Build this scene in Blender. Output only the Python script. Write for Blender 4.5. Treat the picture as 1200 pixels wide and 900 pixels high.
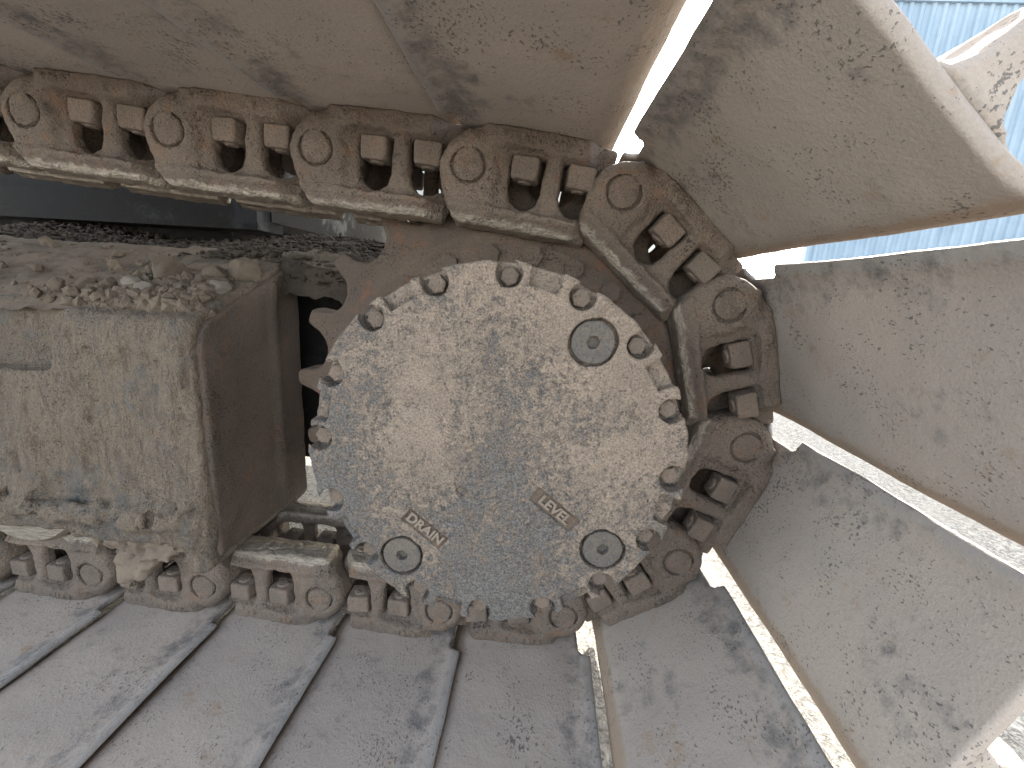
import bpy, bmesh, math, random
import numpy as np
from mathutils import Vector, Matrix
for o in list(bpy.data.objects): bpy.data.objects.remove(o)
scene = bpy.context.scene
COL = scene.collection
R2 = math.radians

# ---------------------------------------------------------------- camera
cam = bpy.data.cameras.new('camera')
cam.sensor_fit = 'HORIZONTAL'; cam.sensor_width = 36.0; cam.lens = 15.0
cam.clip_start = 0.01; cam.clip_end = 2000
co = bpy.data.objects.new('camera', cam); COL.objects.link(co)
right = Vector((0.9956, 0.0718, 0.0601)); up = Vector((-0.0744, 0.2164, 0.9735)); back = Vector((0.0569, -0.9737, 0.2208))
M = Matrix((right, up, back)).transposed().to_4x4()
M.translation = Vector((0, -0.5907, 0.66))
co.matrix_world = M
scene.camera = co

# ---------------------------------------------------------------- daylight: sky, sun, exposure
SUN = Vector((0.403, 0.771, 0.490)).normalized()
el = math.asin(SUN.z); az = math.atan2(SUN.x, SUN.y)
w = bpy.data.worlds.new('World'); scene.world = w; w.use_nodes = True
nt = w.node_tree; bg = nt.nodes['Background']
sky = nt.nodes.new('ShaderNodeTexSky'); sky.sky_type = 'NISHITA'; sky.sun_disc = False
sky.sun_elevation = el; sky.sun_rotation = az
sky.dust_density = 2.0; sky.air_density = 0.8; sky.ozone_density = 1.0
hs = nt.nodes.new('ShaderNodeHueSaturation'); hs.inputs['Saturation'].default_value = 0.5     # pale hazy sky all round
nt.links.new(sky.outputs[0], hs.inputs['Color']); nt.links.new(hs.outputs[0], bg.inputs[0]); bg.inputs[1].default_value = 0.15
sl = bpy.data.lights.new('sun', 'SUN'); sl.energy = 3.6; sl.angle = R2(0.5); sl.color = (1, 0.95, 0.90)
so = bpy.data.objects.new('sun', sl); COL.objects.link(so)
so.rotation_euler = (-SUN).to_track_quat('-Z', 'Y').to_euler()
scene.view_settings.view_transform = 'Standard'; scene.view_settings.look = 'None'
scene.view_settings.gamma = 1; scene.view_settings.use_curve_mapping = False
scene.view_settings.exposure = 2.92
scene.view_settings.use_white_balance = True      # camera balanced for open shade
scene.view_settings.white_balance_temperature = 6800; scene.view_settings.white_balance_tint = 5
scene.render.engine = 'CYCLES'
scene.cycles.max_bounces = 8; scene.cycles.diffuse_bounces = 6

# ---------------------------------------------------------------- materials
def mat_base(name):
    m = bpy.data.materials.new(name); m.use_nodes = True
    return m, m.node_tree, m.node_tree.nodes['Principled BSDF']

class G:
    """small node graph helper"""
    def __init__(s, nt):
        s.nt = nt
        tc = nt.nodes.new('ShaderNodeTexCoord'); oi = nt.nodes.new('ShaderNodeObjectInfo')
        mul = nt.nodes.new('ShaderNodeVectorMath'); mul.operation = 'MULTIPLY_ADD'
        mul.inputs[0].default_value = (1, 1, 1)
        cmb = nt.nodes.new('ShaderNodeCombineXYZ')
        for i, k in enumerate((7.3, 3.1, 5.7)):
            mm = nt.nodes.new('ShaderNodeMath'); mm.operation = 'MULTIPLY'; mm.inputs[1].default_value = k
            nt.links.new(oi.outputs['Random'], mm.inputs[0]); nt.links.new(mm.outputs[0], cmb.inputs[i])
        ad = nt.nodes.new('ShaderNodeVectorMath'); ad.operation = 'ADD'
        nt.links.new(tc.outputs['Object'], ad.inputs[0]); nt.links.new(cmb.outputs[0], ad.inputs[1])
        s.co = ad.outputs[0]; s.raw = tc.outputs['Object']; s.rand = oi.outputs['Random']
    def scaled(s, v):
        n = s.nt.nodes.new('ShaderNodeVectorMath'); n.operation = 'MULTIPLY'
        s.nt.links.new(s.co, n.inputs[0]); n.inputs[1].default_value = v
        return n.outputs[0]
    def noise(s, scale, detail=6, rough=0.6, dist=0, vec=None):
        n = s.nt.nodes.new('ShaderNodeTexNoise'); n.inputs['Scale'].default_value = scale
        n.inputs['Detail'].default_value = detail; n.inputs['Roughness'].default_value = rough
        n.inputs['Distortion'].default_value = dist
        s.nt.links.new(vec or s.co, n.inputs['Vector'])
        return n.outputs[0]
    def vor(s, scale, feature='F1', vec=None, rnd=1):
        n = s.nt.nodes.new('ShaderNodeTexVoronoi'); n.inputs['Scale'].default_value = scale; n.feature = feature
        n.inputs['Randomness'].default_value = rnd
        s.nt.links.new(vec or s.co, n.inputs['Vector'])
        return n.outputs[0]
    def ramp(s, v, a, b, lo=0., hi=1.):
        n = s.nt.nodes.new('ShaderNodeMapRange'); n.interpolation_type = 'SMOOTHSTEP'
        n.inputs[1].default_value = a; n.inputs[2].default_value = b
        n.inputs[3].default_value = lo; n.inputs[4].default_value = hi
        s.nt.links.new(v, n.inputs[0]); return n.outputs[0]
    def math(s, op, a, b):
        n = s.nt.nodes.new('ShaderNodeMath'); n.operation = op
        for i, v in enumerate((a, b)):
            if isinstance(v, (int, float)): n.inputs[i].default_value = v
            else: s.nt.links.new(v, n.inputs[i])
        return n.outputs[0]
    def mix(s, f, a, b):
        n = s.nt.nodes.new('ShaderNodeMix'); n.data_type = 'RGBA'
        for i, v in ((0, f), (6, a), (7, b)):
            if isinstance(v, (int, float)): n.inputs[i].default_value = v
            elif isinstance(v, tuple): n.inputs[i].default_value = v + (1,)
            else: s.nt.links.new(v, n.inputs[i])
        return n.outputs[2]
    def axis(s, i):
        n = s.nt.nodes.new('ShaderNodeSeparateXYZ'); s.nt.links.new(s.raw, n.inputs[0]); return n.outputs[i]
    def bump(s, h, dist, strength=1., normal=None):
        n = s.nt.nodes.new('ShaderNodeBump'); n.inputs['Distance'].default_value = dist; n.inputs['Strength'].default_value = strength
        s.nt.links.new(h, n.inputs['Height'])
        if normal: s.nt.links.new(normal, n.inputs['Normal'])
        return n.outputs[0]
    def put(s, b, col, rough, normal=None, metal=0., spec=0.3):
        for k, v in (('Base Color', col), ('Roughness', rough), ('Normal', normal), ('Metallic', metal), ('Specular IOR Level', spec)):
            if v is None: continue
            if isinstance(v, (int, float)): b.inputs[k].default_value = v
            elif isinstance(v, tuple): b.inputs[k].default_value = v + (1,)
            else: s.nt.links.new(v, b.inputs[k])

def dusty(name, dust, dust2, bare, rust, bare_lo=0.56, bare_hi=0.66, rust_lo=0.58, sc=9, speck=0.35, crust=0.0012, fine=0.0004, streak=None, grain=.5, edge=None):
    m, nt, b = mat_base(name); g = G(nt)
    big = g.noise(sc, 5, 0.65)
    mid = g.noise(sc * 6, 4, 0.72)
    fin = g.noise(420, 3, 0.8)
    spk = g.noise(1.0, 2, 0.6, 0.0, g.scaled((340, 230, 340)))
    clu = g.noise(sc * 1.7, 3, 0.6)
    d = g.mix(g.ramp(g.noise(sc * 0.45, 2, 0.55), 0.35, 0.65), dust, dust2)
    d = g.mix(g.ramp(fin, 0.35, 0.65, 0.0, grain), d, tuple(c * 0.45 for c in dust))
    d = g.mix(g.ramp(fin, 0.58, 0.70, 0.0, grain * .6), d, tuple(min(1, c * 1.5) for c in dust))
    mixn = g.math('ADD', g.math('MULTIPLY', big, 0.55), g.math('MULTIPLY', mid, 0.45))
    mb_ = mixn
    fr = g.ramp(g.noise(sc * 2.2, 5, 0.72), rust_lo, rust_lo + 0.14)
    if edge:      # plate edges rubbed bare, dark band adds seam shade and dirt, tucked-under lip rusty
        ax = g.axis(0)
        mb_ = g.math('ADD', mixn, g.ramp(ax, edge[0] + .075, edge[0] + .03, 0, .11))
        fr = g.math('MAXIMUM', fr, g.ramp(g.math('ADD', ax, g.math('MULTIPLY', g.math('SUBTRACT', mid, .5), .02)), edge[1], edge[1] + .01, 0, .85))
    fb = g.ramp(mb_, bare_lo, bare_hi)
    c = g.mix(g.math('MULTIPLY', fr, 0.65), d, rust)
    bcol = g.mix(g.ramp(fin, 0.35, 0.65), bare, tuple(x * 2.0 for x in bare))
    c = g.mix(g.math('MULTIPLY', fb, 0.85), c, bcol)
    me_ = 0.
    if edge:
        me_ = g.math('MULTIPLY', g.ramp(g.math('ADD', ax, g.math('MULTIPLY', g.math('SUBTRACT', mid, .5), .05)), edge[0] + .022, edge[0] + .006), .7)
        c = g.mix(me_, c, (.27, .25, .235))
    c = g.mix(g.math('MULTIPLY', g.ramp(g.math('ADD', spk, g.math('MULTIPLY', g.math('SUBTRACT', clu, .5), .55)), 0.63, 0.70), speck), c, tuple(x * 0.8 for x in bare))
    if streak:
        st = g.noise(1.0, 4, 0.7, 0.0, g.scaled(streak))
        c = g.mix(g.ramp(st, 0.5, 0.70, 0, 0.35), c, tuple(x * 1.3 for x in bare))
        wr = g.noise(1.0, 4, 0.75, 0.4, g.scaled((95, 95, 28)))
        c = g.mix(g.ramp(wr, 0.36, 0.5, 0.5, 0), c, tuple(x * .35 for x in dust))
    n = g.bump(mixn, crust * 6, 0.8)
    if streak: n = g.bump(wr, .010, 0.9, n)
    n = g.bump(g.math('ADD', fin, g.math('MULTIPLY', spk, 1.6)), fine * 3, 1.0, n)
    rg = g.ramp(fb, 0, 1, 0.92, 0.6)
    if edge: rg = g.math('SUBTRACT', rg, g.math('MULTIPLY', me_, .3))
    g.put(b, c, rg, n, g.math('MULTIPLY', me_, .15) if edge else 0., 0.25)
    return m, g, b, c, n

MAT = {}
MAT['shoe'] = dusty('shoe_steel', (.345, .288, .245), (.29, .247, .216), (.075, .07, .068), (.24, .16, .10),   .545, .72, .58, 9, .72, .00035, .00012, None, .22, (-.043, .158))[0]
MAT['bolt'] = dusty('bolt_steel', (.20, .152, .12), (.145, .114, .093), (.06, .055, .055), (.20, .115, .07), .6, .7, .56, 30, .5, .001)[0]
MAT['sprocket'] = dusty('sprocket_steel', (.135, .098, .074), (.095, .072, .057), (.035, .03, .03), (.17, .075, .042), .6, .7, .53, 10, .8, .0014, .0004, None, .6)[0]
MAT['frame'] = dusty('frame_steel', (.205, .158, .118), (.15, .118, .092), (.058, .056, .054), (.20, .12, .07), .51, .64, .62, 7, .8, .0022, .0008, (38, 38, 5), .6)[0]
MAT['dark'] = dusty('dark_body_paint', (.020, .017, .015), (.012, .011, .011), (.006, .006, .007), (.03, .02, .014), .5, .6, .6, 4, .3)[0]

def link_mat():
    m, g, b, c, n = dusty('link_steel', (.195, .148, .116), (.14, .108, .088), (.035, .03, .027), (.18, .10, .062), .55, .70, .54, 14, .85, .0018, .0005, None, .75)
    z = g.axis(2); x = g.axis(0)
    wear = g.math('ADD', z, g.math('MULTIPLY', g.math('SUBTRACT', g.noise(60, 4, .7), .5), .022))
    f = g.ramp(wear, -.0580, -.0625)
    scr = g.noise(1.0, 4, .7, 0, g.scaled((30, 400, 400)))
    col = g.mix(g.ramp(scr, .35, .65), (.36, .31, .255), (.22, .18, .145))
    c2 = g.mix(f, c, col)
    g.put(b, c2, g.ramp(f, 0, 1, .88, .42), n, g.math('MULTIPLY', f, .75), .3)
    return m
MAT['link'] = link_mat()

def hub_mat():
    m, nt, b = mat_base('hub_cast_iron'); g = G(nt)
    big = g.noise(9, 6, .72); mid = g.noise(110, 4, .8); fin = g.noise(480, 3, .8); pit = g.noise(130, 3, .7)
    z = g.axis(2); x = g.axis(0)
    grad = g.math('ADD', g.math('MULTIPLY', z, .30), g.math('MULTIPLY', x, .10))     # mud has washed off the lower left of the cover
    dn = g.math('ADD', g.math('ADD', g.math('MULTIPLY', big, .5), g.math('MULTIPLY', mid, .5)), grad)
    f = g.ramp(dn, .42, .54)
    dust = g.mix(g.ramp(g.noise(16, 3, .6), .35, .65), (.245, .19, .148), (.20, .156, .124))
    dust = g.mix(g.ramp(fin, .52, .40, 0, .75), dust, (.115, .09, .072))
    dust = g.mix(g.ramp(fin, .54, .64, 0, .6), dust, (.33, .264, .208))
    steel = g.mix(g.ramp(fin, .35, .65), (.055, .052, .052), (.17, .152, .138))
    steel = g.mix(g.ramp(g.noise(22, 4, .7), .56, .70, 0, .55), steel, (.21, .125, .08))
    c = g.mix(f, steel, dust)
    c = g.mix(g.math('MULTIPLY', g.ramp(pit, .60, .68), .75), c, (.06, .05, .045))
    n = g.bump(f, .0012, .7); n = g.bump(g.math('ADD', mid, pit), .003, .8, n); n = g.bump(fin, .0016, 1., n)
    g.put(b, c, g.ramp(f, 0, 1, .66, .95), n, 0, .25)
    return m
MAT['hub'] = hub_mat()

def soil_mat(name, a, b_, c_, rough=.95):
    m, nt, b = mat_base(name); g = G(nt)
    n1 = g.noise(25, 8, .7); n2 = g.noise(180, 5, .7); n3 = g.noise(5, 4, .6)
    c = g.mix(g.ramp(n1, .35, .65), a, b_); c = g.mix(g.ramp(n2, .5, .75, 0, .7), c, c_)
    c = g.mix(g.ramp(n3, .4, .6, 0, .35), c, b_)
    g.put(b, c, rough, g.bump(n2, .002, .9, g.bump(n1, .006, .8)), 0, .2)
    return m
MAT['soil'] = soil_mat('dry_soil', (.15, .112, .084), (.10, .077, .059), (.20, .153, .116))
MAT['mulch'] = soil_mat('shade_dark_debris', (.035, .027, .022), (.065, .05, .038), (.018, .015, .013))  # debris colour darkened to carry the shade it lies in
MAT['mud'] = soil_mat('caked_mud', (.18, .138, .104), (.125, .097, .075), (.23, .18, .137))
MAT['stone'] = soil_mat('stone', (.25, .195, .146), (.175, .137, .104), (.33, .265, .20))
MAT['pale_stone'] = soil_mat('pale_stone', (.34, .295, .245), (.26, .222, .185), (.42, .37, .31))
MAT['shed'] = None
def ground_mat():
    m, nt, b = mat_base('pale_gravel'); g = G(nt)
    v = g.vor(38); n = g.noise(9, 8, .7); n2 = g.noise(70, 6, .7, 1.2)
    c = g.mix(g.ramp(n2, .38, .62), (.20, .185, .17), (.57, .53, .48)); c = g.mix(g.ramp(n, .35, .65, 0, .5), c, (.44, .40, .35))
    g.put(b, c, .95, g.bump(n2, .03, .9, g.bump(v, .02, .6)), 0, .2)
    return m
MAT['ground'] = ground_mat()
def shed_mat():
    m, nt, b = mat_base('shed_paint'); g = G(nt)
    n = g.noise(.7, 5, .6); n2 = g.noise(1.0, 4, .6, 0, g.scaled((6, 6, .5)))
    c = g.mix(g.ramp(n, .35, .65), (.20, .27, .34), (.25, .32, .39)); c = g.mix(g.ramp(n2, .5, .75, 0, .4), c, (.15, .21, .28))
    g.put(b, c, .45, None, 0, .5)
    return m
MAT['shed'] = shed_mat()
def plain(name, col, rough=.8, metal=0):
    m, nt, b = mat_base(name); g = G(nt)
    n = g.noise(12, 6, .7); n2 = g.noise(90, 4, .6)
    c = g.mix(g.ramp(n, .35, .65), col, tuple(x * .7 for x in col))
    g.put(b, c, rough, g.bump(n2, .001, .6), metal, .3); return m
MAT['sheet'] = plain('white_sheeting', (.78, .78, .76), .6)
MAT['bounce_paint'] = plain('pale_bounce_paint', (.62, .60, .54), .5)  # pale so the added sun blockers brighten the openings in front of them

# ---------------------------------------------------------------- mesh tools
def link_obj(name, me, m=None, parent=None):
    o = bpy.data.objects.new(name, me); COL.objects.link(o)
    if m is not None and not me.materials: me.materials.append(m)
    if parent: o.parent = parent
    return o
def empty(name, loc=(0, 0, 0)):
    o = bpy.data.objects.new(name, None); COL.objects.link(o); o.location = loc; o.empty_display_size = .05
    return o
def tag(o, label=None, cat=None, group=None, kind=None):
    if label: o['label'] = label
    if cat: o['category'] = cat
    if group: o['group'] = group
    if kind: o['kind'] = kind
    return o

_lat = {}
def vnoise(P, scale, seed=0):
    if seed not in _lat: _lat[seed] = np.random.RandomState(seed).rand(32, 32, 32).astype(np.float32)
    L = _lat[seed]; Q = P * scale + 100.0
    i = np.floor(Q).astype(np.int32); f = (Q - i).astype(np.float32); f = f * f * (3 - 2 * f)
    i0 = i & 31; i1 = (i + 1) & 31
    x0, y0, z0 = i0[..., 0], i0[..., 1], i0[..., 2]; x1, y1, z1 = i1[..., 0], i1[..., 1], i1[..., 2]
    fx, fy, fz = f[..., 0], f[..., 1], f[..., 2]
    a = L[x0, y0, z0] * (1 - fx) + L[x1, y0, z0] * fx; b = L[x0, y1, z0] * (1 - fx) + L[x1, y1, z0] * fx
    c = L[x0, y0, z1] * (1 - fx) + L[x1, y0, z1] * fx; d = L[x0, y1, z1] * (1 - fx) + L[x1, y1, z1] * fx
    return (a * (1 - fy) + b * fy) * (1 - fz) + (c * (1 - fy) + d * fy) * fz
def fbm(P, scale, octv=3, seed=0):
    s = 0; a = 1; t = 0
    for k in range(octv):
        s = s + a * vnoise(P, scale * 2 ** k, seed + k); t += a; a *= .5
    return s / t

def grid(lo, hi, h):
    ax = [np.arange(lo[i], hi[i] + h, h, dtype=np.float32) for i in range(3)]
    X, Y, Z = np.meshgrid(*ax, indexing='ij')
    return X, Y, Z, np.array(lo, dtype=np.float64)

def band_noise(F, X, Y, Z, fn, width):
    """add fn(P) to the field near the surface only"""
    m = np.abs(F) < width
    P = np.stack([X[m], Y[m], Z[m]], -1)
    F[m] += fn(P)
    return F

def surface_net(name, F, lo, h, smooth=True):
    F = F.astype(np.float32); S = F < 0
    c = np.zeros(tuple(n - 1 for n in F.shape), dtype=np.uint8)
    cor = [(i, j, k) for i in (0, 1) for j in (0, 1) for k in (0, 1)]
    sh = c.shape
    for i, j, k in cor: c += S[i:i + sh[0], j:j + sh[1], k:k + sh[2]]
    act = (c > 0) & (c < 8)
    idx = np.argwhere(act); n = len(idx)
    pos = np.zeros((n, 3)); cnt = np.zeros(n)
    for a in cor:
        for d in range(3):
            if a[d]: continue
            b = list(a); b[d] = 1
            ia = idx + a; ib = idx + b
            fa = F[ia[:, 0], ia[:, 1], ia[:, 2]]; fb = F[ib[:, 0], ib[:, 1], ib[:, 2]]
            cr = (fa < 0) != (fb < 0)
            t = np.where(cr, fa / np.where(fa == fb, 1, fa - fb), 0)
            p = np.zeros((n, 3)); p[:] = a; p[:, d] += t
            pos[cr] += p[cr]; cnt += cr
    V = (idx + pos / cnt[:, None]) * h + lo
    vid = np.full(sh, -1, dtype=np.int64); vid[act] = np.arange(n)
    faces = []
    for d in range(3):
        e1, e2 = [(1, 2), (2, 0), (0, 1)][d]
        sl0 = [slice(1, -1)] * 3; sl1 = [slice(1, -1)] * 3
        sl0[d] = slice(0, -1); sl1[d] = slice(1, None)
        s0 = S[tuple(sl0)]; s1 = S[tuple(sl1)]
        ed = np.argwhere(s0 != s1)
        if not len(ed): continue
        sg = s0[ed[:, 0], ed[:, 1], ed[:, 2]]
        base = ed.copy(); 
        for q in range(3):
            if q != d: base[:, q] += 1
        def cell(o1, o2):
            b = base.copy(); b[:, e1] -= o1; b[:, e2] -= o2
            return vid[b[:, 0], b[:, 1], b[:, 2]]
        q = np.stack([cell(1, 1), cell(0, 1), cell(0, 0), cell(1, 0)], 1)
        q[~sg] = q[~sg][:, ::-1]
        faces.append(q)
    Fq = np.concatenate(faces); Fq = Fq[(Fq >= 0).all(1)]
    me = bpy.data.meshes.new(name)
    me.vertices.add(len(V)); me.vertices.foreach_set('co', V.astype(np.float32).ravel())
    me.loops.add(Fq.size); me.loops.foreach_set('vertex_index', Fq.astype(np.int32).ravel())
    me.polygons.add(len(Fq)); me.polygons.foreach_set('loop_start', np.arange(0, Fq.size, 4, dtype=np.int32))
    me.polygons.foreach_set('loop_total', np.full(len(Fq), 4, dtype=np.int32))
    me.update(); me.validate()
    if smooth: me.polygons.foreach_set('use_smooth', np.ones(len(me.polygons), dtype=bool))
    return me
def smin(a, b, k):
    hh = np.clip(.5 + .5 * (b - a) / k, 0, 1); return b * (1 - hh) + a * hh - k * hh * (1 - hh)
def smax(a, b, k): return -smin(-a, -b, k)
def box(X, Y, Z, c, hs, r=0.):
    qx = np.abs(X - c[0]) - hs[0] + r; qy = np.abs(Y - c[1]) - hs[1] + r; qz = np.abs(Z - c[2]) - hs[2] + r
    return np.sqrt(np.maximum(qx, 0) ** 2 + np.maximum(qy, 0) ** 2 + np.maximum(qz, 0) ** 2) + np.minimum(np.maximum(qx, np.maximum(qy, qz)), 0) - r
def poly2(U, W, pts):
    d = np.full(U.shape, 1e9); inside = np.zeros(U.shape, bool)
    n = len(pts)
    for i in range(n):
        (x0, y0), (x1, y1) = pts[i], pts[(i + 1) % n]
        ex, ey = x1 - x0, y1 - y0; wx, wy = U - x0, W - y0
        t = np.clip((wx * ex + wy * ey) / (ex * ex + ey * ey), 0, 1)
        d = np.minimum(d, (wx - ex * t) ** 2 + (wy - ey * t) ** 2)
        cond = (y0 <= W) != (y1 <= W)
        if ey != 0: inside ^= cond & (U < x0 + (W - y0) / ey * ex)
    d = np.sqrt(d); return np.where(inside, -d, d).astype(np.float32)
def line2(U, W, pts):
    d = np.full(U.shape, 1e9)
    for (x0, y0), (x1, y1) in zip(pts, pts[1:]):
        ex, ey = x1 - x0, y1 - y0; wx, wy = U - x0, W - y0
        t = np.clip((wx * ex + wy * ey) / (ex * ex + ey * ey), 0, 1)
        d = np.minimum(d, (wx - ex * t) ** 2 + (wy - ey * t) ** 2)
    return np.sqrt(d).astype(np.float32)
def slab(d2, y, y0, y1, r):
    """round-edged extrusion of a 2D field"""
    q = np.maximum(y0 - y, y - y1) + r; p = d2 + r
    return np.sqrt(np.maximum(q, 0) ** 2 + np.maximum(p, 0) ** 2) + np.minimum(np.maximum(q, p), 0) - r
def bm_mesh(name, fn, smooth=False, ang=None):
    bm = bmesh.new(); fn(bm); bmesh.ops.recalc_face_normals(bm, faces=bm.faces)
    me = bpy.data.meshes.new(name); bm.to_mesh(me); bm.free()
    if smooth:
        me.polygons.foreach_set('use_smooth', np.ones(len(me.polygons), dtype=bool))
        if ang: me.set_sharp_from_angle(angle=R2(ang))
    return me
def lathe(bm, prof, seg=64, ax='Y', cx=0., cz=0.):
    """prof: list of (radius, y)"""
    rings = []
    for r, y in prof:
        if r < 1e-6: rings.append([bm.verts.new((cx, y, cz))]); continue
        rings.append([bm.verts.new((cx + r * math.cos(2 * math.pi * k / seg), y, cz + r * math.sin(2 * math.pi * k / seg))) for k in range(seg)])
    for a, b in zip(rings, rings[1:]):
        for k in range(seg):
            k2 = (k + 1) % seg
            if len(a) == 1 and len(b) == 1: continue
            if len(a) == 1: bm.faces.new((a[0], b[k], b[k2]))
            elif len(b) == 1: bm.faces.new((a[k], a[k2], b[0]))
            else: bm.faces.new((a[k], a[k2], b[k2], b[k]))
def ngon_prism(bm, n, r, y0, y1, ch=.0, rot=0., cx=0, cz=0):
    prof = [(0, y0), (r - ch, y0), (r, y0 + ch * .6), (r, y1), (0, y1)]
    rings = []
    for rr, y in prof:
        if rr == 0: rings.append([bm.verts.new((cx, y, cz))]); continue
        rings.append([bm.verts.new((cx + rr * math.cos(rot + 2 * math.pi * k / n), y, cz + rr * math.sin(rot + 2 * math.pi * k / n))) for k in range(n)])
    for a, b in zip(rings, rings[1:]):
        for k in range(n):
            k2 = (k + 1) % n
            if len(a) == 1: bm.faces.new((a[0], b[k], b[k2]))
            elif len(b) == 1: bm.faces.new((a[k], a[k2], b[0]))
            else: bm.faces.new((a[k], a[k2], b[k2], b[k]))
def boxm(bm, lo, hi):
    vs = [bm.verts.new((x, y, z)) for x in (lo[0], hi[0]) for y in (lo[1], hi[1]) for z in (lo[2], hi[2])]
    for f in ((0, 1, 3, 2), (4, 6, 7, 5), (0, 4, 5, 1), (2, 3, 7, 6), (0, 2, 6, 4), (1, 5, 7, 3)): bm.faces.new([vs[i] for i in f])

# ================================================================ setting: ground, far things
def ground_fn(bm):
    n = 24; xs = [-400, -120, -40, -15, -6, -3] + [-2 + .25 * i for i in range(33)] + [7, 9, 15, 40, 120, 400]
    ys = [-400, -100, -30, -10, -4] + [-2 + .25 * i for i in range(33)] + [7, 10, 20, 50, 150, 400]
    rnd = random.Random(3)
    g = [[bm.verts.new((x, y, (rnd.uniform(-.012, .006) if abs(x) < 7 and abs(y) < 7 else 0))) for y in ys] for x in xs]
    for i in range(len(xs) - 1):
        for j in range(len(ys) - 1): bm.faces.new((g[i][j], g[i + 1][j], g[i + 1][j + 1], g[i][j + 1]))
tag(link_obj('ground', bm_mesh('ground', ground_fn, True), MAT['ground']), kind='structure')

shed = empty('metal_shed', (8.2, 14.0, 0))
tag(shed, 'pale blue corrugated metal shed seen beyond the upper right shoes', 'shed')
def panel_fn(bm):
    prof = []; p = .30
    for k in range(4):
        for dx, dy in ((0, 0), (.10, 0), (.13, -.045), (.22, -.045), (.27, 0)): prof.append((k * p + dx, dy))
    prof.append((1.2, 0))
    zs = (0, 3.0, 6.0, 9.0)
    g = [[bm.verts.new((x, y, z)) for z in zs] for x, y in prof]; g2 = [[bm.verts.new((x, y + .02, z)) for z in zs] for x, y in prof]
    for A in (g, g2):
        for i in range(len(prof) - 1):
            for j in range(len(zs) - 1): bm.faces.new((A[i][j], A[i + 1][j], A[i + 1][j + 1], A[i][j + 1]))
pm = bm_mesh('wall_panel', panel_fn)
for k in range(14):
    o = link_obj('wall_panel', pm, MAT['shed'], shed); o.location = (k * 1.2, 0.004 * (k % 2), 0)
link_obj('corner_flashing', bm_mesh('corner_flashing', lambda bm: boxm(bm, (-.12, -.06, 0), (.0, .14, 9.0))), MAT['shed'], shed)
link_obj('roof', bm_mesh('roof', lambda bm: boxm(bm, (-.2, -.1, 9.0), (17.0, 9.0, 9.12))), MAT['shed'], shed)

# crumpled pale sheeting behind the machine
def sheet_fn(bm):
    rnd = random.Random(5); nx, nz = 26, 9
    g = [[bm.verts.new((-3.6 + 2.6 * i / nx + rnd.uniform(-.04, .04), 4.2 + .5 * j / nz + rnd.uniform(-.14, .14), 1.75 * j / nz * (1 + .12 * math.sin(i * 1.3)) + (rnd.uniform(-.05, .05) if j else 0))) for j in range(nz + 1)] for i in range(nx + 1)]
    for i in range(nx):
        for j in range(nz):
            q = (g[i][j], g[i + 1][j], g[i + 1][j + 1], g[i][j + 1])
            bm.faces.new(q[:3]); bm.faces.new((q[0], q[2], q[3]))
_nt = MAT['sheet'].node_tree; _tr = _nt.nodes.new('ShaderNodeBsdfTranslucent'); _mx = _nt.nodes.new('ShaderNodeMixShader'); _mx.inputs[0].default_value = .5
_tr.inputs[0].default_value = (.8, .8, .78, 1)
_nt.links.new(_nt.nodes['Principled BSDF'].outputs[0], _mx.inputs[1]); _nt.links.new(_tr.outputs[0], _mx.inputs[2]); _nt.links.new(_mx.outputs[0], _nt.nodes['Material Output'].inputs[0])
sh = link_obj('crumpled_sheeting', bm_mesh('crumpled_sheeting', sheet_fn), MAT['sheet'])
tag(sh, 'crumpled white sheeting glimpsed under the upper chain behind the machine', 'sheeting')

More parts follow.
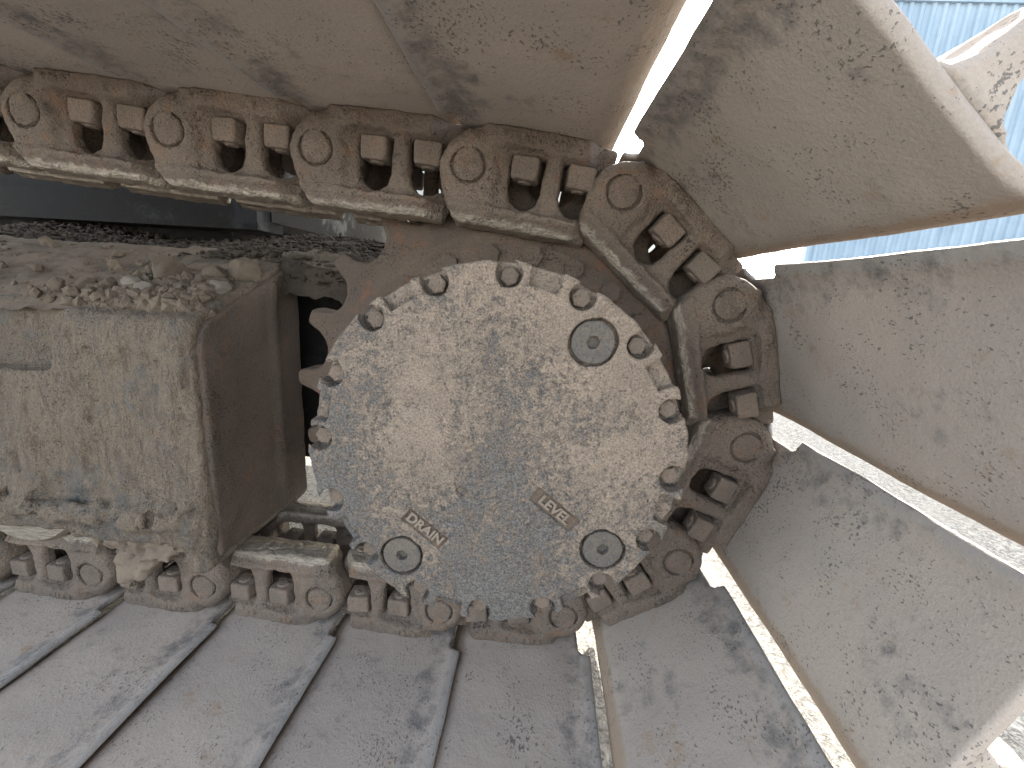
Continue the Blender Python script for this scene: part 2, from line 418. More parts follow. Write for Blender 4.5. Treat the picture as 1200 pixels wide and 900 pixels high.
# ================================================================ crawler track
P = 0.203
LK_LO, LK_HI, LK_H = (-.048, -.026, -.078), (.248, .100, .066), .0019
def link_field():
    X, Y, Z, lo = grid(LK_LO, LK_HI, LK_H)
    U, W = X[:, 0, :], Z[:, 0, :]
    body = poly2(U, W, [(-.008, -.068), (.163, -.068), (.174, -.052), (.178, -.02), (.184, .02), (.182, .052), (.022, .052), (.004, .047), (-.022, .028), (-.036, .004), (-.034, -.022), (-.020, -.050)])[:, None, :]
    tap = np.clip((X - .146) / .022, 0, 1); tap = tap * tap * (3 - 2 * tap)
    web = slab(body, Y, .011, .044, .005); web = smax(web, .011 + tap * .034 - Y, .006); web = smax(web, Y - .034 - tap * .02, .004)
    rbox = poly2(U, W, [(-.008, -.068), (.166, -.068), (.170, -.046), (-.018, -.046)])[:, None, :]
    rail = slab(rbox, Y, -.001, .060, .003)
    rail = smax(rail, (-(Y - .010) * .62 - (Z + .056)) * .85, .003)     # worn outer chamfer
    rail = smax(rail, tap * .030 - Y, .004)
    D = smin(web, rail, .016)
    # foot: swells towards the outside beside the pin
    yf = -.0135 * np.exp(-((X - .048) / .040) ** 2) - .003 * np.exp(-((X - .12) / .05) ** 2) + .008
    fpoly = poly2(U, W, [(.018, .052), (.030, .030), (.176, .030), (.186, .052)])[:, None, :]
    foot = slab(fpoly, Y, -.03, .078, .004); foot = smax(foot, yf + tap * .030 - Y + .0 * Z, .006)
    D = smin(D, foot, .022)
    bossd = np.sqrt(X ** 2 + Z ** 2) - .033
    boss = slab(bossd, Y, .002, .050, .007)
    D = smin(D, boss, .018)
    shoulder = slab(poly2(U, W, [(-.02, -.050), (.034, -.062), (.036, .03), (-.008, .042), (-.032, .012), (-.034, -.015)])[:, None, :], Y, .006, .048, .010)
    D = smin(D, shoulder, .014)
    # inner end tucked behind the next boss
    be = np.sqrt((X - P) ** 2 + Z ** 2) - .034
    be = slab(be, Y, .050, .088, .005)
    arm = slab(poly2(U, W, [(.150, -.058), (.198, -.036), (.205, .034), (.150, .05)])[:, None, :], Y, .046, .086, .008)
    D = smin(D, smin(be, arm, .01), .014)
    # bolt windows: square towards the shoe, round towards the rail
    for cx, wd, zl in ((.075, .0215, -.040), (.1435, .0210, -.040)):
        win = poly2(U, W, [(cx - wd, .024), (cx + wd, .024), (cx + wd, zl + .022), (cx + wd * .80, zl + .009), (cx + wd * .42, zl + .002), (cx, zl), (cx - wd * .42, zl + .002), (cx - wd * .80, zl + .009), (cx - wd, zl + .022)])[:, None, :]
        flare = .007 * np.exp(-np.maximum(Y - .010, 0) / .006)
        D = smax(D, -(win - flare * .7 + 0 * Y), .007)
    # clearance ring round the pin
    rr = np.sqrt(X ** 2 + Z ** 2)
    D = np.maximum(D, -np.maximum(np.maximum(rr - .0222, .0198 - rr), Y - .007))
    # foundry marks on the foot
    rs = np.random.RandomState(4)
    for cx in (.040, .049, .057, .066, .118, .128, .150):
        mk = box(X, Y, Z, (cx, .004, .040 + rs.uniform(-.002, .002)), (.0026 + rs.rand() * .001, .014, .0048), .001)
        ring = np.maximum(mk, np.abs(D + 0.0) - .0022)
        D = np.minimum(D, ring)
    band_noise(D, X, Y, Z, lambda q: (fbm(q, 110, 3, 11) - .5) * .0034 + (fbm(q, 28, 2, 21) - .5) * .004, .008)
    return D, lo
_F, _lo = link_field()
ME_LINK = surface_net('link', _F, _lo, LK_H)
ME_LINK2 = ME_LINK.copy(); ME_LINK2.transform(Matrix.Diagonal((1, -1, 1, 1))); ME_LINK2.flip_normals()
for m_ in (ME_LINK, ME_LINK2): m_.materials.append(MAT['link'])

def pin_fn(bm): lathe(bm, [(0, .0005), (.0165, .0005), (.0188, .0016), (.0200, .004), (.0200, .10)], 40)
ME_PIN = bm_mesh('pin', pin_fn, True, 40); ME_PIN.materials.append(MAT['link'])
def bush_fn(bm): lathe(bm, [(.022, .050), (.029, .050), (.029, .150), (.022, .150)], 32)
ME_BUSH = bm_mesh('bushing', bush_fn, True, 40); ME_BUSH.materials.append(MAT['sprocket'])
NUT_H = .0012
def nut_me():
    X, Y, Z, lo = grid((-.0225, -.0215, -.0215), (.0225, .0215, .0215), NUT_H)
    D = box(X, Y, Z, (0, 0, 0), (.0178, .0165, .0145), .0035)
    D = smax(D, (np.sqrt(X ** 2 + Y ** 2) + (-(Z)) * .55 - .0285), .002)
    stud = slab(np.sqrt(X ** 2 + Y ** 2) - .0092, -Z, 0, .0175, .002)
    D = smin(D, stud, .001)
    band_noise(D, X, Y, Z, lambda q: (fbm(q, 160, 2, 31) - .5) * .0016, .005)
    me = surface_net('nut', D, lo, NUT_H); me.materials.append(MAT['bolt']); return me
ME_NUT = nut_me()

SHOE_Y0, SHOE_Y1 = -.330, .265
SH_H = .0034
def shoe_me(seed):
    X, Y, Z, lo = grid((-.052, SHOE_Y0 - .014, .030), (.206, SHOE_Y1 + .014, .096), SH_H)
    U, W = X[:, 0, :], Z[:, 0, :]
    T = .0057
    c = [(-.0375, .0488), (-.0300, .0510), (-.0215, .0560), (-.010, .0588), (.05, .0592), (.10, .0592), (.140, .0591), (.152, .0600), (.162, .0630), (.173, .0695), (.181, .0765)]
    d = (line2(U, W, c) - (T - .0022 * np.clip((-.018 - U) / .02, 0, 1)))[:, None, :]
    ys = np.arange(SHOE_Y0 - .014, SHOE_Y1 + .014 + SH_H, SH_H)
    # outline in plan: round corners, clearance notches beside the links
    plan = slab(np.maximum(-.043 - X, X - .1885), Y, SHOE_Y0, SHOE_Y1, .012)
    for y0 in (-.022, .142):
        notch = box(X, Y, Z * 0, (-.043, y0 + .040, 0), (.021, .040, 1), .018)
        plan = smax(plan, -notch, .004)
    D = smax(d + 0 * Y, plan, .0035)
    def wob(q):
        q2 = q.copy(); q2[:, 2] = 0
        return (fbm(q, 45, 2, seed) - .5) * .0010
    band_noise(D, X, Y, Z, wob, .008)
    me = surface_net('shoe', D, lo, SH_H)
    # slow bends and dents of a worn plate
    V = np.zeros(len(me.vertices) * 3, np.float32); me.vertices.foreach_get('co', V); V = V.reshape(-1, 3)
    q = V.copy(); q[:, 2] = 0
    V[:, 2] += (fbm(q, 9, 2, seed + 5) - .5) * .0045
    V[:, 0] += (fbm(q * [0, 1, 0] + [seed, 0, 0], 8, 2, seed + 9) - .5) * .004
    me.vertices.foreach_set('co', V.ravel()); me.update()
    me.materials.append(MAT['shoe']); return me
ME_SHOES = [shoe_me(s) for s in (101, 140, 180)]
def grouser_me():
    h = .0034
    X, Y, Z, lo = grid((.05, SHOE_Y0 - .012, .056), (.152, SHOE_Y1 + .012, .142), h)
    U, W = X[:, 0, :], Z[:, 0, :]
    d = poly2(U, W, [(.062, .0625), (.081, .068), (.0885, .082), (.092, .128), (.096, .133), (.108, .133), (.112, .128), (.1155, .082), (.123, .068), (.142, .0625)])[:, None, :]
    D = slab(d, Y, SHOE_Y0 + .001, SHOE_Y1 - .001, .004)
    band_noise(D, X, Y, Z, lambda q: (fbm(q, 45, 3, 77) - .5) * .005, .01)
    me = surface_net('grouser', D, lo, h); me.materials.append(MAT['shoe']); return me
ME_GROUSER = grouser_me()

# pin centres, clockwise from the upper left (x, z)
angs_top = [-4.6, -4.6, -4.6, -4.0, -3.6, -6.8]           # links -2 .. 3
angs = [-40.6, -74.0, -109.4, -144.2, -175.8, -180, -180, -180, -180, -180]   # links 4 ..
pins = {4: (0.0931, 0.7863)}
x, z = pins[4]
for k, a in zip((3, 2, 1, 0, -1, -2), reversed(angs_top)):
    x -= P * math.cos(R2(a)); z -= P * math.sin(R2(a)); pins[k] = (x, z)
x, z = pins[4]; k = 4
for a in angs:
    x += P * math.cos(R2(a)); z += P * math.sin(R2(a)); k += 1; pins[k] = (x, z)
LINK_LABELS = {
 -2: 'track link and shoe cut off at the far upper left, mostly outside the picture',
 -1: 'track link at the left edge of the upper chain, shoe filling the top left corner',
 0: 'second track link from the left in the sloping upper chain, with two bolt windows',
 1: 'third track link from the left in the upper chain, bright daylight in its windows',
 2: 'fourth track link from the left in the upper chain, above the dark debris heap',
 3: 'last upper track link before the chain bends down over the sprocket',
 4: 'slanting track link at upper right, its shoe edge and grouser seen against the shed',
 5: 'upright track link right of the hub cover, its shoe spanning the right edge',
 6: 'track link at lower right of the hub, its speckled shoe filling the lower right corner',
 7: 'track link curling under the hub cover at lower right, shoe beside the bright slit',
 8: 'track link under the bottom of the hub cover, half hidden behind its scalloped rim',
 9: 'track link on the ground just left of the hub cover drain plug, two studs showing',
 10: 'lower track link with shiny rail in the open gap between frame and hub',
 11: 'lower track link below the mud-caked corner of the track frame',
 12: 'lower track link under the frame at lower left, beside the roller',
 13: 'lower track link at the left edge, only its rounded end in view',
}
GRP = 'links of the crawler track'
for k in range(-2, 14):
    (x0, z0), (x1, z1) = pins[k], pins[k + 1]
    a = math.atan2(z1 - z0, x1 - x0)
    t = empty('track_link', (x0, 0, z0)); t.rotation_euler = (0, -a, 0)
    tag(t, LINK_LABELS[k], 'track link', GRP)
    ol = link_obj('outer_link', ME_LINK, None, t)
    pn = link_obj('pin', ME_PIN, None, ol)
    il = link_obj('inner_link', ME_LINK2, None, t); il.location = (0, .20, 0)
    rnd = random.Random(k * 7 + 50)
    for par, yy in ((ol, .025), (il, -.025)):
        for sx in (.074, .1435):
            nu = link_obj('nut', ME_NUT, None, par); nu.location = (sx + rnd.uniform(-.002, .002), yy + rnd.uniform(-.002, .002), .0105)
            nu.rotation_euler = (0, 0, R2(rnd.uniform(-7, 7)))
    link_obj('bushing', ME_BUSH, None, t)
    sh_ = link_obj('shoe', ME_SHOES[k % 3], None, t)
    link_obj('grouser', ME_GROUSER, None, sh_)

# ================================================================ final drive: hub cover and sprocket
HC = (-.0424, 0.474)
fd = empty('final_drive', (HC[0], 0, HC[1]))
tag(fd, 'round dust-caked final drive hub with scalloped bolted cover and rusty toothed sprocket', 'final drive')
FY = -.150
A_B = [88.0 + 22.5 * k for k in range(16)]
A_P = [77.3 + 45 * k for k in range(8)]
PLUGS = [(.167, 54.3), (.166, -37.3), (.1685, -127.5)]
PLQ = [(-.0746, -.095, .0285, .0094), (.0735, -.056, .0305, .0094)]      # plaques: centre x, z, half length, half height
TA = R2(-37.5)
def cover_me():
    h = .0016
    X, Y, Z, lo = grid((-.218, -.008, -.218), (.218, .046, .218), h)
    U, W = X[:, 0, :], Z[:, 0, :]
    r = np.sqrt(U ** 2 + W ** 2)
    th = np.arctan2(W, U)
    rim = r - .2105 + .0008 * np.sin(7 * th) + .0006 * np.sin(23 * th + 1)
    D = slab(rim[:, None, :].astype(np.float32), Y, 0, .040, .0035)
    cut = np.full(U.shape, 9., np.float32)
    for a in A_B:
        cx, cz = .1988 * math.cos(R2(a)), .1988 * math.sin(R2(a))
        cut = np.minimum(cut, np.sqrt((U - cx) ** 2 + (W - cz) ** 2) - .0150)
    D = smax(D, -np.maximum(cut[:, None, :], Y - .020), .002)
    cut[:] = 9
    for a in A_P:
        ca, sa = math.cos(R2(a)), math.sin(R2(a))
        ur = U * ca + W * sa; ut = -U * sa + W * ca
        cut = np.minimum(cut, np.maximum(np.abs(ut) - .0165 - (ur - .20) * .1, .190 - ur))
    D = smax(D, -np.maximum(cut[:, None, :], Y - .015), .004)
    cut[:] = 9
    for rr, a in PLUGS:
        cx, cz = rr * math.cos(R2(a)), rr * math.sin(R2(a))
        cut = np.minimum(cut, np.sqrt((U - cx) ** 2 + (W - cz) ** 2) - .0262)
    D = smax(D, -np.maximum(cut[:, None, :], Y - .012), .0012)
    cut[:] = 9
    for cx, cz, hl, hh in PLQ + [(-.0335, -.042, .0058, .0055)]:
        ct, st = math.cos(TA), math.sin(TA)
        lu = (U - cx) * ct + (W - cz) * st; lw = -(U - cx) * st + (W - cz) * ct
        cut = np.minimum(cut, np.maximum(np.abs(lu) - hl, np.abs(lw) - hh))
    D = np.maximum(D, -np.maximum(cut[:, None, :], Y - .0038))
    def mud(q):
        n = fbm(q, 26, 4, 61); n2 = fbm(q, 150, 2, 65)
        bias = (q[:, 2] * .5 + .02)
        crust = np.clip((n - .47 + bias) * 14, 0, 1)
        rr = np.hypot(q[:, 0], q[:, 2])
        wear = np.clip((rr - .196) / .012, 0, 1)
        for cx, cz, hl, hh in PLQ:
            crust = crust * np.clip((np.hypot(q[:, 0] - cx, (q[:, 2] - cz)) - hl * 1.1) / .012, 0, 1)
        return -(crust * .0013) * (q[:, 1] < .003) - (n2 - .5) * .0011 + (fbm(q, 60, 2, 71) - .5) * .0030 * wear
    band_noise(D, X, Y, Z, mud, .006)
    me = surface_net('cover', D, lo, h); me.materials.append(MAT['hub']); return me
cover = link_obj('cover', cover_me(), None, fd); cover.location = (0, FY, 0)
tag(cover, 'round cover crusted with tan mud, dark steel showing through')
def hexbolt(bm):
    lathe(bm, [(.009, .0), (.0112, .0005), (.0114, .003), (.009, .003)], 24)
    ngon_prism(bm, 6, .0100, -.0100, .001, .0012)
ME_HB = bm_mesh('bolt', hexbolt); ME_HB.materials.append(MAT['bolt'])
rnd = random.Random(12)
for a in A_B:
    b_ = link_obj('cover_bolt', ME_HB, None, cover); b_.location = (.1968 * math.cos(R2(a)), .0195, .1968 * math.sin(R2(a))); b_.rotation_euler = (0, rnd.uniform(0, 6), 0)
def plug_me():
    h = .0011
    X, Y, Z, lo = grid((-.025, -.004, -.025), (.025, .014, .025), h)
    U, W = X[:, 0, :], Z[:, 0, :]
    r = np.sqrt(U ** 2 + W ** 2)
    D = slab((r - .0226)[:, None, :], Y, 0, .011, .0015)
    hx = np.maximum(np.abs(U) * .866 + np.abs(W) * .5, np.abs(W)) - .0062
    D = smax(D, -np.maximum(hx[:, None, :], Y - .008), .0012)
    D = np.maximum(D, -np.maximum(np.abs(r - .0115)[:, None, :] - .0006, Y - .0006))
    band_noise(D, X, Y, Z, lambda q: (fbm(q, 140, 3, 81) - .5) * .0016, .004)
    me = surface_net('plug', D, lo, h); me.materials.append(MAT['plug']); return me
MAT['plug'] = dusty('plug_steel', (.155, .128, .105), (.115, .098, .083), (.055, .05, .047), (.13, .09, .065), .45, .58, .6, 20, .6, .0008)[0]
pme = plug_me()
for i, (rr, a) in enumerate(PLUGS):
    o = link_obj('plug', pme, None, cover); o.location = (rr * math.cos(R2(a)), .0012, rr * math.sin(R2(a))); o.rotation_euler = (0, i * .4, 0)
def text_mesh(txt, size):
    cu = bpy.data.curves.new('txt', 'FONT'); cu.body = txt; cu.size = size; cu.align_x = 'CENTER'; cu.align_y = 'CENTER'
    cu.extrude = .0019; cu.offset = .00035; cu.space_character = 1.0; cu.bevel_depth = .0003
    ob = bpy.data.objects.new('txt', cu); COL.objects.link(ob)
    bpy.context.view_layer.update()
    me = bpy.data.meshes.new_from_object(ob.evaluated_get(bpy.context.evaluated_depsgraph_get()))
    bpy.data.objects.remove(ob); return me
MAT['letters'] = dusty('letter_iron', (.21, .168, .133), (.17, .138, .111), (.10, .088, .08), (.2, .13, .09), .6, .7, .62, 30, .3, .0004, .0002, None, .4)[0]
for txt, (cx, cz, hl, hh) in zip(('DRAIN', 'LEVEL'), PLQ):
    me = text_mesh(txt, .0166); me.transform(Matrix.Rotation(R2(90), 4, 'X')); me.materials.clear()
    o = link_obj('lettering', me, MAT['letters'], cover); o.location = (cx, .0018, cz); o.rotation_euler = (0, -TA, 0)
    pl = link_obj('lettering_panel', bm_mesh('lettering_panel', lambda bm: boxm(bm, (-hl + .0004, .0030, -hh + .0004), (hl - .0004, .0060, hh - .0004))), MAT['sprocket'], cover)
    pl.location = (cx, 0, cz); pl.rotation_euler = (0, -TA, 0)
    tag(o, 'raised cast word ' + txt)
def housing_fn(bm): lathe(bm, [(.205, -.111), (.207, -.095), (.190, -.085), (.188, -.02), (.2, .02), (.245, .034), (.245, .06), (.12, .06), (.12, .25), (.16, .26), (.16, .45), (0, .45)], 72)
link_obj('housing', bm_mesh('housing', housing_fn, True, 30), MAT['sprocket'], fd)

def sprocket_me():
    h = .0026
    X, Y, Z, lo = grid((-.366, .030, -.366), (.366, .140, .366), h)
    U, W = X[:, 0, :], Z[:, 0, :]
    r = np.sqrt(U ** 2 + W ** 2); th = np.degrees(np.arctan2(W, U))
    N = 21; st = 360 / N; tip = 142.5
    ph = (th - tip + st / 2) % st - st / 2                        # degrees from the nearest tooth centre
    s = np.abs(R2(1) * ph) * r                                    # arc distance from tooth centre line
    # valley circles seated on the bushings
    d = r - .352
    c0 = R2(st / 2)
    vx = r * np.cos(R2(1) * np.abs(ph)) ; vy = r * np.sin(R2(1) * np.abs(ph))
    cx, cy = .340 * math.cos(c0), .340 * math.sin(c0)
    val = np.hypot(vx - cx, vy - cy) - .0345
    # flank opening outwards
    ux, uy = math.cos(c0 + .0), math.sin(c0)
    rad = vx * ux + vy * uy; lat = np.abs(-vx * uy + vy * ux)
    op = np.maximum(lat - .0345 - (rad - .335) * .38, .335 - rad)
    d = smax(d, -np.minimum(val, op), .006)
    d = np.maximum(d, .235 - r)[:, None, :].astype(np.float32)
    rr = r[:, None, :]
    yf = .044 + .024 * np.clip((rr - .262) / .035, 0, 1) + .006 * np.clip((rr - .31) / .04, 0, 1)
    yb = .130 - .010 * np.clip((rr - .31) / .04, 0, 1)
    D = smax(smax(d + 0 * Y, (yf - Y), .008), Y - yb, .006).astype(np.float32)
    band_noise(D, X, Y, Z, lambda q: (fbm(q, 40, 3, 91) - .5) * .0035, .008)
    me = surface_net('sprocket', D, lo, h); me.materials.append(MAT['sprocket']); return me
sp = link_obj('sprocket', sprocket_me(), None, fd)
tag(sp, 'rusty sprocket ring with blunt pointed teeth')
def ringbolt(bm): ngon_prism(bm, 6, .0155, -.012, .012, .002)
ME_RB = bm_mesh('bolt', ringbolt); ME_RB.materials.append(MAT['sprocket'])
for k in range(24):
    a = R2(84 + 15 * k); o = link_obj('sprocket_bolt', ME_RB, None, sp); o.location = (.2315 * math.cos(a), .034, .2315 * math.sin(a)); o.rotation_euler = (0, k * .7, 0)

# ================================================================ track frame
tf = empty('undercarriage', (-.478, -.04, .255))
tag(tf, 'box-section track frame caked in tan mud, cut end facing the sprocket', 'track frame')
OX, OY, OZ = -.478, -.04, .255
XE = -.478
def frame_me():
    h = .0040
    X, Y, Z, lo = grid((-1.30, -.075, .165), (XE + .036, .275, .735), h)
    U, W = Y[0], Z[0]
    prof = poly2(U, W, [(-.04, .252), (-.04, .548), (-.0385, .565), (-.033, .580), (-.022, .592), (-.006, .602), (.19, .680), (.228, .684), (.228, .212), (.20, .206)])
    prof = (prof + .0)[None]
    D = slab(prof, X, -2.0, XE, .007)
    # bottom lip and low front corner of the end plate
    lip = slab(poly2(U, W, [(-.046, .206), (-.046, .33), (.0, .33), (.10, .30), (.226, .27), (.226, .200)])[None], X, XE - .034, XE - .0, .006)
    D = smin(D, lip, .012)
    rail = box(X, Y, Z, (-1.0, -.036, .272), (.60, .012, .020), .006); rail = np.maximum(rail, X - XE)
    D = smin(D, rail, .015)
    # opening in the outer face at upper left
    rec = box(X, Y, Z, (-.99, -.05, .63), (.312, .042, .128), .018)
    D = smax(D, -rec, .006)
    # hollow behind the end plate, right of the vertical fold
    def mud(q):
        fr = np.clip((-.018 - q[:, 1]) / .015, 0, 1) * np.clip((XE - .002 - q[:, 0]) / .012, 0, 1)
        f1 = fbm(q * [1, 1, .55], 26, 4, 41); f2 = fbm(q, 90, 3, 45)
        low = np.clip((.345 - q[:, 2]) / .05, 0, 1) * np.clip((q[:, 2] - .262) / .02, 0, 1)
        crust = np.clip((fbm(q * [1, 1, .35], 24, 4, 49) - .47) * 12, 0, 1)
        lump = np.clip((fbm(q, 34, 3, 53) - .40) * 5, 0, 1)
        return -1.0 * fr * (crust * .0060 + low * lump * .014) - (f1 - .5) * .006 - (f2 - .5) * .005
    band_noise(D, X, Y, Z, mud, .018)
    me = surface_net('side_box', D, lo, h); me.materials.append(MAT['frame']); return me
fo = link_obj('box_section', frame_me(), None, tf); fo.location = (-OX, -OY, -OZ)
MAT['end_steel_shaded'] = dusty('end_plate_steel_shaded', (.12, .09, .07), (.085, .066, .054), (.035, .03, .028), (.14, .08, .05), .56, .68, .55, 9, .7, .0018, .0005, None, .6)[0]  # rust-brown steel made darker, shade of the end face put into the colour
def end_me():
    h = .0034
    X, Y, Z, lo = grid((XE - .022, -.06, .19), (XE + .026, .245, .70), h)
    d = poly2(Y[0], Z[0], [(-.030, .222), (-.030, .545), (-.0275, .562), (-.021, .576), (-.008, .589), (.19, .668), (.219, .672), (.219, .217)])[None]
    D = slab(d, X, XE - .012, XE + .0075, .003)
    fold = box(X, Y, Z, (XE + .006, .132, .44), (.010, .010, .23), .006)
    D = smin(D, np.maximum(fold, d + .004), .008)
    band_noise(D, X, Y, Z, lambda q: (fbm(q, 40, 4, 97) - .5) * .005, .01)
    me = surface_net('end_plate', D, lo, h); me.materials.append(MAT['end_steel_shaded']); return me
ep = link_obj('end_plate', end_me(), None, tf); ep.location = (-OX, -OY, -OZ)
tag(ep, 'rust-brown end plate of the frame, darkened in colour for its shaded face')
def guard_me():
    h = .0035
    X, Y, Z, lo = grid((-.70, -.062, .135), (-.465, .02, .275), h)
    U, W = X[:, 0, :], Z[:, 0, :]
    d = poly2(U, W, [(-.675, .266), (-.672, .232), (-.655, .215), (-.640, .172), (-.622, .158), (-.604, .170), (-.592, .190), (-.560, .212), (-.535, .218), (-.482, .216), (-.482, .266)])[:, None, :]
    D = slab(d, Y, -.040, -.004, .008)
    band_noise(D, X, Y, Z, lambda q: (.52 - fbm(q, 42, 4, 57)) * .036 + (.5 - fbm(q, 150, 2, 58)) * .010, .03)
    me = surface_net('roller_guard', D, lo, h); me.materials.append(MAT['mud']); return me
gd = link_obj('roller_guard', guard_me(), None, tf); gd.location = (-OX, -OY, -OZ)
tag(gd, 'low roller guard lost under lumps of dried mud')
# flange reaching from the frame end towards the sprocket
def flange_me():
    h = .0035
    X, Y, Z, lo = grid((-.50, .165, .635), (-.335, .36, .725), h)
    D = box(X, Y, Z, (-.42, .26, .672), (.062, .075, .012), .003)
    m2 = box(X, Y, Z, (-.425, .245, .688), (.055, .050, .012), .008)
    band_noise(m2, X, Y, Z, lambda q: (.5 - fbm(q, 45, 4, 59)) * .030, .03)
    D = smin(D, m2, .004)
    me = surface_net('end_flange', D, lo, h); me.materials.append(MAT['frame']); return me
fl = link_obj('end_flange', flange_me(), None, tf); fl.location = (-OX, -OY, -OZ)

# roller under the frame
ro = empty('track_roller', (-.835, 0.0, .292))
tag(ro, 'steel track roller peeping out under the frame at the left edge', 'roller')
link_obj('roller_body', bm_mesh('roller_body', lambda bm: lathe(bm, [(0, -.012), (.05, -.012), (.06, -.004), (.098, -.004), (.104, .004), (.104, .018), (.089, .022), (.089, .178), (.104, .182), (.104, .2), (0, .2)], 48), True, 35), MAT['link'], ro)
link_obj('hub_cap', bm_mesh('hub_cap', lambda bm: lathe(bm, [(0, -.03), (.03, -.028), (.036, -.012), (.036, .0)], 32), True, 35), MAT['bolt'], ro)

# machine body behind the chain
mb = empty('machine_body', (-.674, .47, .78))
tag(mb, 'dark underside of the machine body behind the upper chain', 'machine body')
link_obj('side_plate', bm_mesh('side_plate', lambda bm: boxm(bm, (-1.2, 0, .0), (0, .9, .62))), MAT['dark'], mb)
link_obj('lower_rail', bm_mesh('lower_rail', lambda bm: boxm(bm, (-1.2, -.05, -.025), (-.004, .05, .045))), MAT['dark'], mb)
link_obj('dark_hollow_fill', bm_mesh('dark_hollow_fill', lambda bm: boxm(bm, (-.15, -.17, -.53), (.40, .12, -.125))), MAT['dark'], mb)  # dark box added to darken the hollow behind the sprocket teeth
link_obj('rear_sun_blocker', bm_mesh('rear_sun_blocker', lambda bm: boxm(bm, (.22, .25, -.23), (.754, 1.2, .56))), MAT['bounce_paint'], mb)  # added block that keeps direct sun off the frame end and soil
link_obj('side_sun_blocker', bm_mesh('side_sun_blocker', lambda bm: boxm(bm, (.755, .27, -.23), (1.07, 1.2, .22))), MAT['bounce_paint'], mb)  # second added block against stray sun, lower to leave the shoe gap open
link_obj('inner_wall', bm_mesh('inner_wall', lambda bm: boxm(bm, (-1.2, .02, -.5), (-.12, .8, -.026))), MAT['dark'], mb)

# ================================================================ soil, debris and stones on the frame
def top_z(x, y):
    return .607 + (y + .02) * .365 if y < .2 else .687 + (y - .2) * .38
def heap_me(name, x0, x1, y0, y1, zf, step, amp, seed):
    nx, ny = int((x1 - x0) / step), int((y1 - y0) / step)
    Xg, Yg = np.meshgrid(np.linspace(x0, x1, nx), np.linspace(y0, y1, ny), indexing='ij')
    Pn = np.stack([Xg, Yg, Xg * 0], -1)
    Zg = zf(Xg, Yg) + (fbm(Pn, 22, 4, seed) - .5) * amp * 2 + (fbm(Pn, 110, 2, seed + 7) - .5) * amp * .7
    V = np.stack([Xg, Yg, Zg], -1).reshape(-1, 3)
    idx = np.arange(nx * ny).reshape(nx, ny)
    F = np.stack([idx[:-1, :-1], idx[1:, :-1], idx[1:, 1:], idx[:-1, 1:]], -1).reshape(-1, 4)
    me = bpy.data.meshes.new(name); me.from_pydata(V.tolist(), [], F.tolist())
    me.polygons.foreach_set('use_smooth', np.ones(len(me.polygons), dtype=bool)); return me
def soil_z(x, y):
    base = .588 + (y + .03) * .372
    edge = np.clip((XE - .004 - x) / .02, 0, 1)
    return base + .010 - .03 * (1 - edge) - .012 * np.exp(-((y + .02) / .015) ** 2)
tag(link_obj('soil_layer', heap_me('soil_layer', -1.3, -.483, -.022, .24, soil_z, .005, .007, 201), MAT['soil']), 'layer of fine dry soil lying on top of the track frame', 'soil', kind='stuff')
def mulch_z(x, y):
    return .665 + (y - .17) * .22 - .05 * np.clip((.185 - y) / .02, 0, 1) + .012 * np.sin(x * 9) - .10 * np.clip((x + .36) / .05, 0, 1) - .12 * np.clip((y - .50) / .05, 0, 1)
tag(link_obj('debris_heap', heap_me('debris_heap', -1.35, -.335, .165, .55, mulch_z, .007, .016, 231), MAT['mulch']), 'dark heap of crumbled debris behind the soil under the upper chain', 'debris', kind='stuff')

def rock_mesh(name, seed, sub=4, sharp=.55):
    bm = bmesh.new(); bmesh.ops.create_icosphere(bm, subdivisions=sub, radius=1)
    rs = np.random.RandomState(seed); sc = rs.uniform(.7, 1.15, 3)
    planes = [(Vector(rs.normal(size=3)).normalized(), rs.uniform(.62, .92)) for _ in range(9)]
    V = np.array([v.co for v in bm.verts]); n = fbm(V, 2.1, 5, seed)
    for v, q in zip(bm.verts, n):
        p = v.co.copy()
        for nn, dd in planes:
            k = p.dot(nn)
            if k > dd: p -= nn * (k - dd) * .9
        v.co = Vector((p.x * sc[0], p.y * sc[1], p.z * sc[2])) * (1 + (q - .5) * sharp)
    me = bpy.data.meshes.new(name); bm.to_mesh(me); bm.free()
    me.polygons.foreach_set('use_smooth', np.ones(len(me.polygons), dtype=bool)); me.set_sharp_from_angle(angle=R2(32)); return me
ROCKS = [rock_mesh('rock', 300 + i) for i in range(6)]
for r_ in ROCKS: r_.materials.append(MAT['stone'])
PALE = [r_.copy() for r_ in ROCKS[:3]]
for r_ in PALE: r_.materials[0] = MAT['pale_stone']
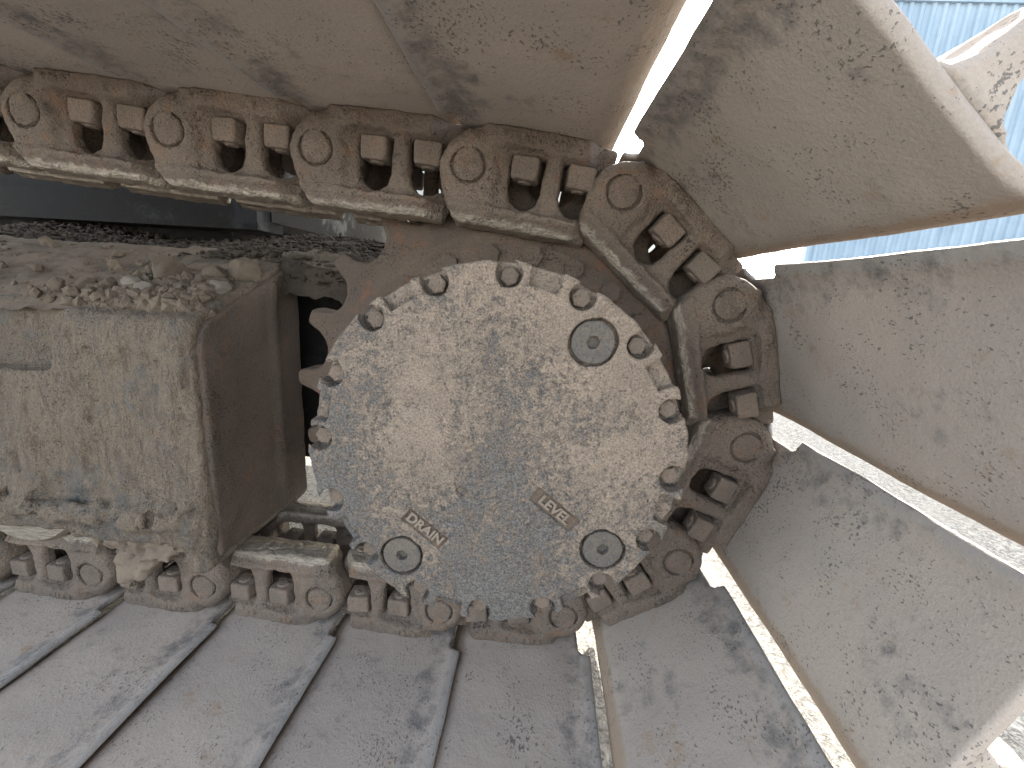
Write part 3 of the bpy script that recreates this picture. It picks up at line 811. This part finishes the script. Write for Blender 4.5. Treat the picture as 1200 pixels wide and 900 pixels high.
STONES = [   # x, y, size, mesh, label
 (-.600, .075, .030, ROCKS[0], 'largest brown clod in the stone row on the frame top'),
 (-.590, .020, .0165, PALE[0], 'pale rounded stone in front of the largest clod'),
 (-.618, .030, .0185, PALE[1], 'pale flat stone left of the rounded one, beneath the largest clod'),
 (-.575, .006, .0145, ROCKS[2], 'small tan stone nearest the edge, below the pale rounded stone'),
 (-.535, .085, .021, ROCKS[3], 'brown stone right of the largest clod on the frame top'),
 (-.528, .050, .0165, ROCKS[4], 'angular tan stone in the middle of the row on the frame top'),
 (-.500, .055, .0150, PALE[2], 'light tan stone just left of the corner clod'),
 (-.497, .115, .032, ROCKS[5], 'tall crumbly clod standing at the corner of the frame end'),
 (-.660, .030, .0135, ROCKS[1], 'small stone at the left of the row, next to the flat pale one'),
 (-.690, .022, .0150, ROCKS[3], 'low stone second from the left end of the row'),
 (-.725, .015, .0125, ROCKS[4], 'leftmost little stone of the row on the frame'),
 (-.555, .040, .0120, ROCKS[0], 'small brown stone between the pale stone and the angular one'),
 (-.515, .020, .0115, PALE[1], 'pea-sized pale stone near the rounded frame edge at right'),
 (-.640, .090, .0145, ROCKS[2], 'brown stone half buried behind the left of the row'),
]
rnd = random.Random(8)
def sz(x, y): return float(soil_z(np.float64(x), np.float64(y)))
for x, y, s, me, lab in STONES:
    o = link_obj('stone', me); o.location = (x, y, sz(x, y) + s * .42); o.scale = (s, s * rnd.uniform(.8, 1.1), s * rnd.uniform(.7, .95))
    o.rotation_euler = tuple(rnd.uniform(0, 6) for _ in range(3)); tag(o, lab, 'stone', 'stones on the track frame')

def scatter(name, n, pick, meshfn, m, seed):
    """many crumbs joined into one mesh"""
    rs = random.Random(seed); V = []; F = []
    bases = [meshfn(i) for i in range(5)]
    for _ in range(n):
        (x, y, z), s, el_ = pick(rs); bv, bf = bases[rs.randrange(5)]
        R_ = (Matrix.Rotation(rs.uniform(0, 6.3), 3, 'Z') @ Matrix.Rotation(rs.uniform(-.5, .5) if el_ else rs.uniform(0, 6.3), 3, 'X'))
        off = len(V)
        for v in bv:
            q = R_ @ Vector((v[0] * s * (el_ or 1), v[1] * s, v[2] * s * (.5 if el_ else 1)))
            V.append((x + q.x, y + q.y, z + q.z))
        F += [tuple(off + i for i in f) for f in bf]
    me = bpy.data.meshes.new(name); me.from_pydata(V, [], F); me.materials.append(m)
    return link_obj(name, me)
def crumb(i):
    bm = bmesh.new(); bmesh.ops.create_icosphere(bm, subdivisions=1, radius=1); rs = np.random.RandomState(i + 900)
    V = [tuple(np.array(v.co) * rs.uniform(.6, 1.15)) for v in bm.verts]; F = [[v.index for v in f.verts] for f in bm.faces]; bm.free(); return V, F
def pick_soil(rs):
    if rs.random() < .93:
        x = rs.gauss(-.565, .06); y = abs(rs.gauss(.0, .05)) - .012
    else: x = rs.uniform(-1.2, -.49); y = rs.uniform(-.01, .22)
    x = min(x, -.486); s = min(.0125, rs.lognormvariate(-5.85, .7))
    return (x, y, sz(x, y) + s * .4), s, 0
tag(scatter('soil_crumbs', 3200, pick_soil, crumb, MAT['soil'], 3), 'loose crumbs and grit between the stones on the frame', 'grit', kind='stuff')
def pick_mulch(rs):
    x = rs.uniform(-1.25, -.35); y = rs.uniform(.17, .52); s = rs.uniform(.002, .0065)
    return (x, y, float(mulch_z(np.float64(x), np.float64(y))) + rs.uniform(-.004, .012)), s, (rs.choice((0, 0, 0, 0, 2, 4)))
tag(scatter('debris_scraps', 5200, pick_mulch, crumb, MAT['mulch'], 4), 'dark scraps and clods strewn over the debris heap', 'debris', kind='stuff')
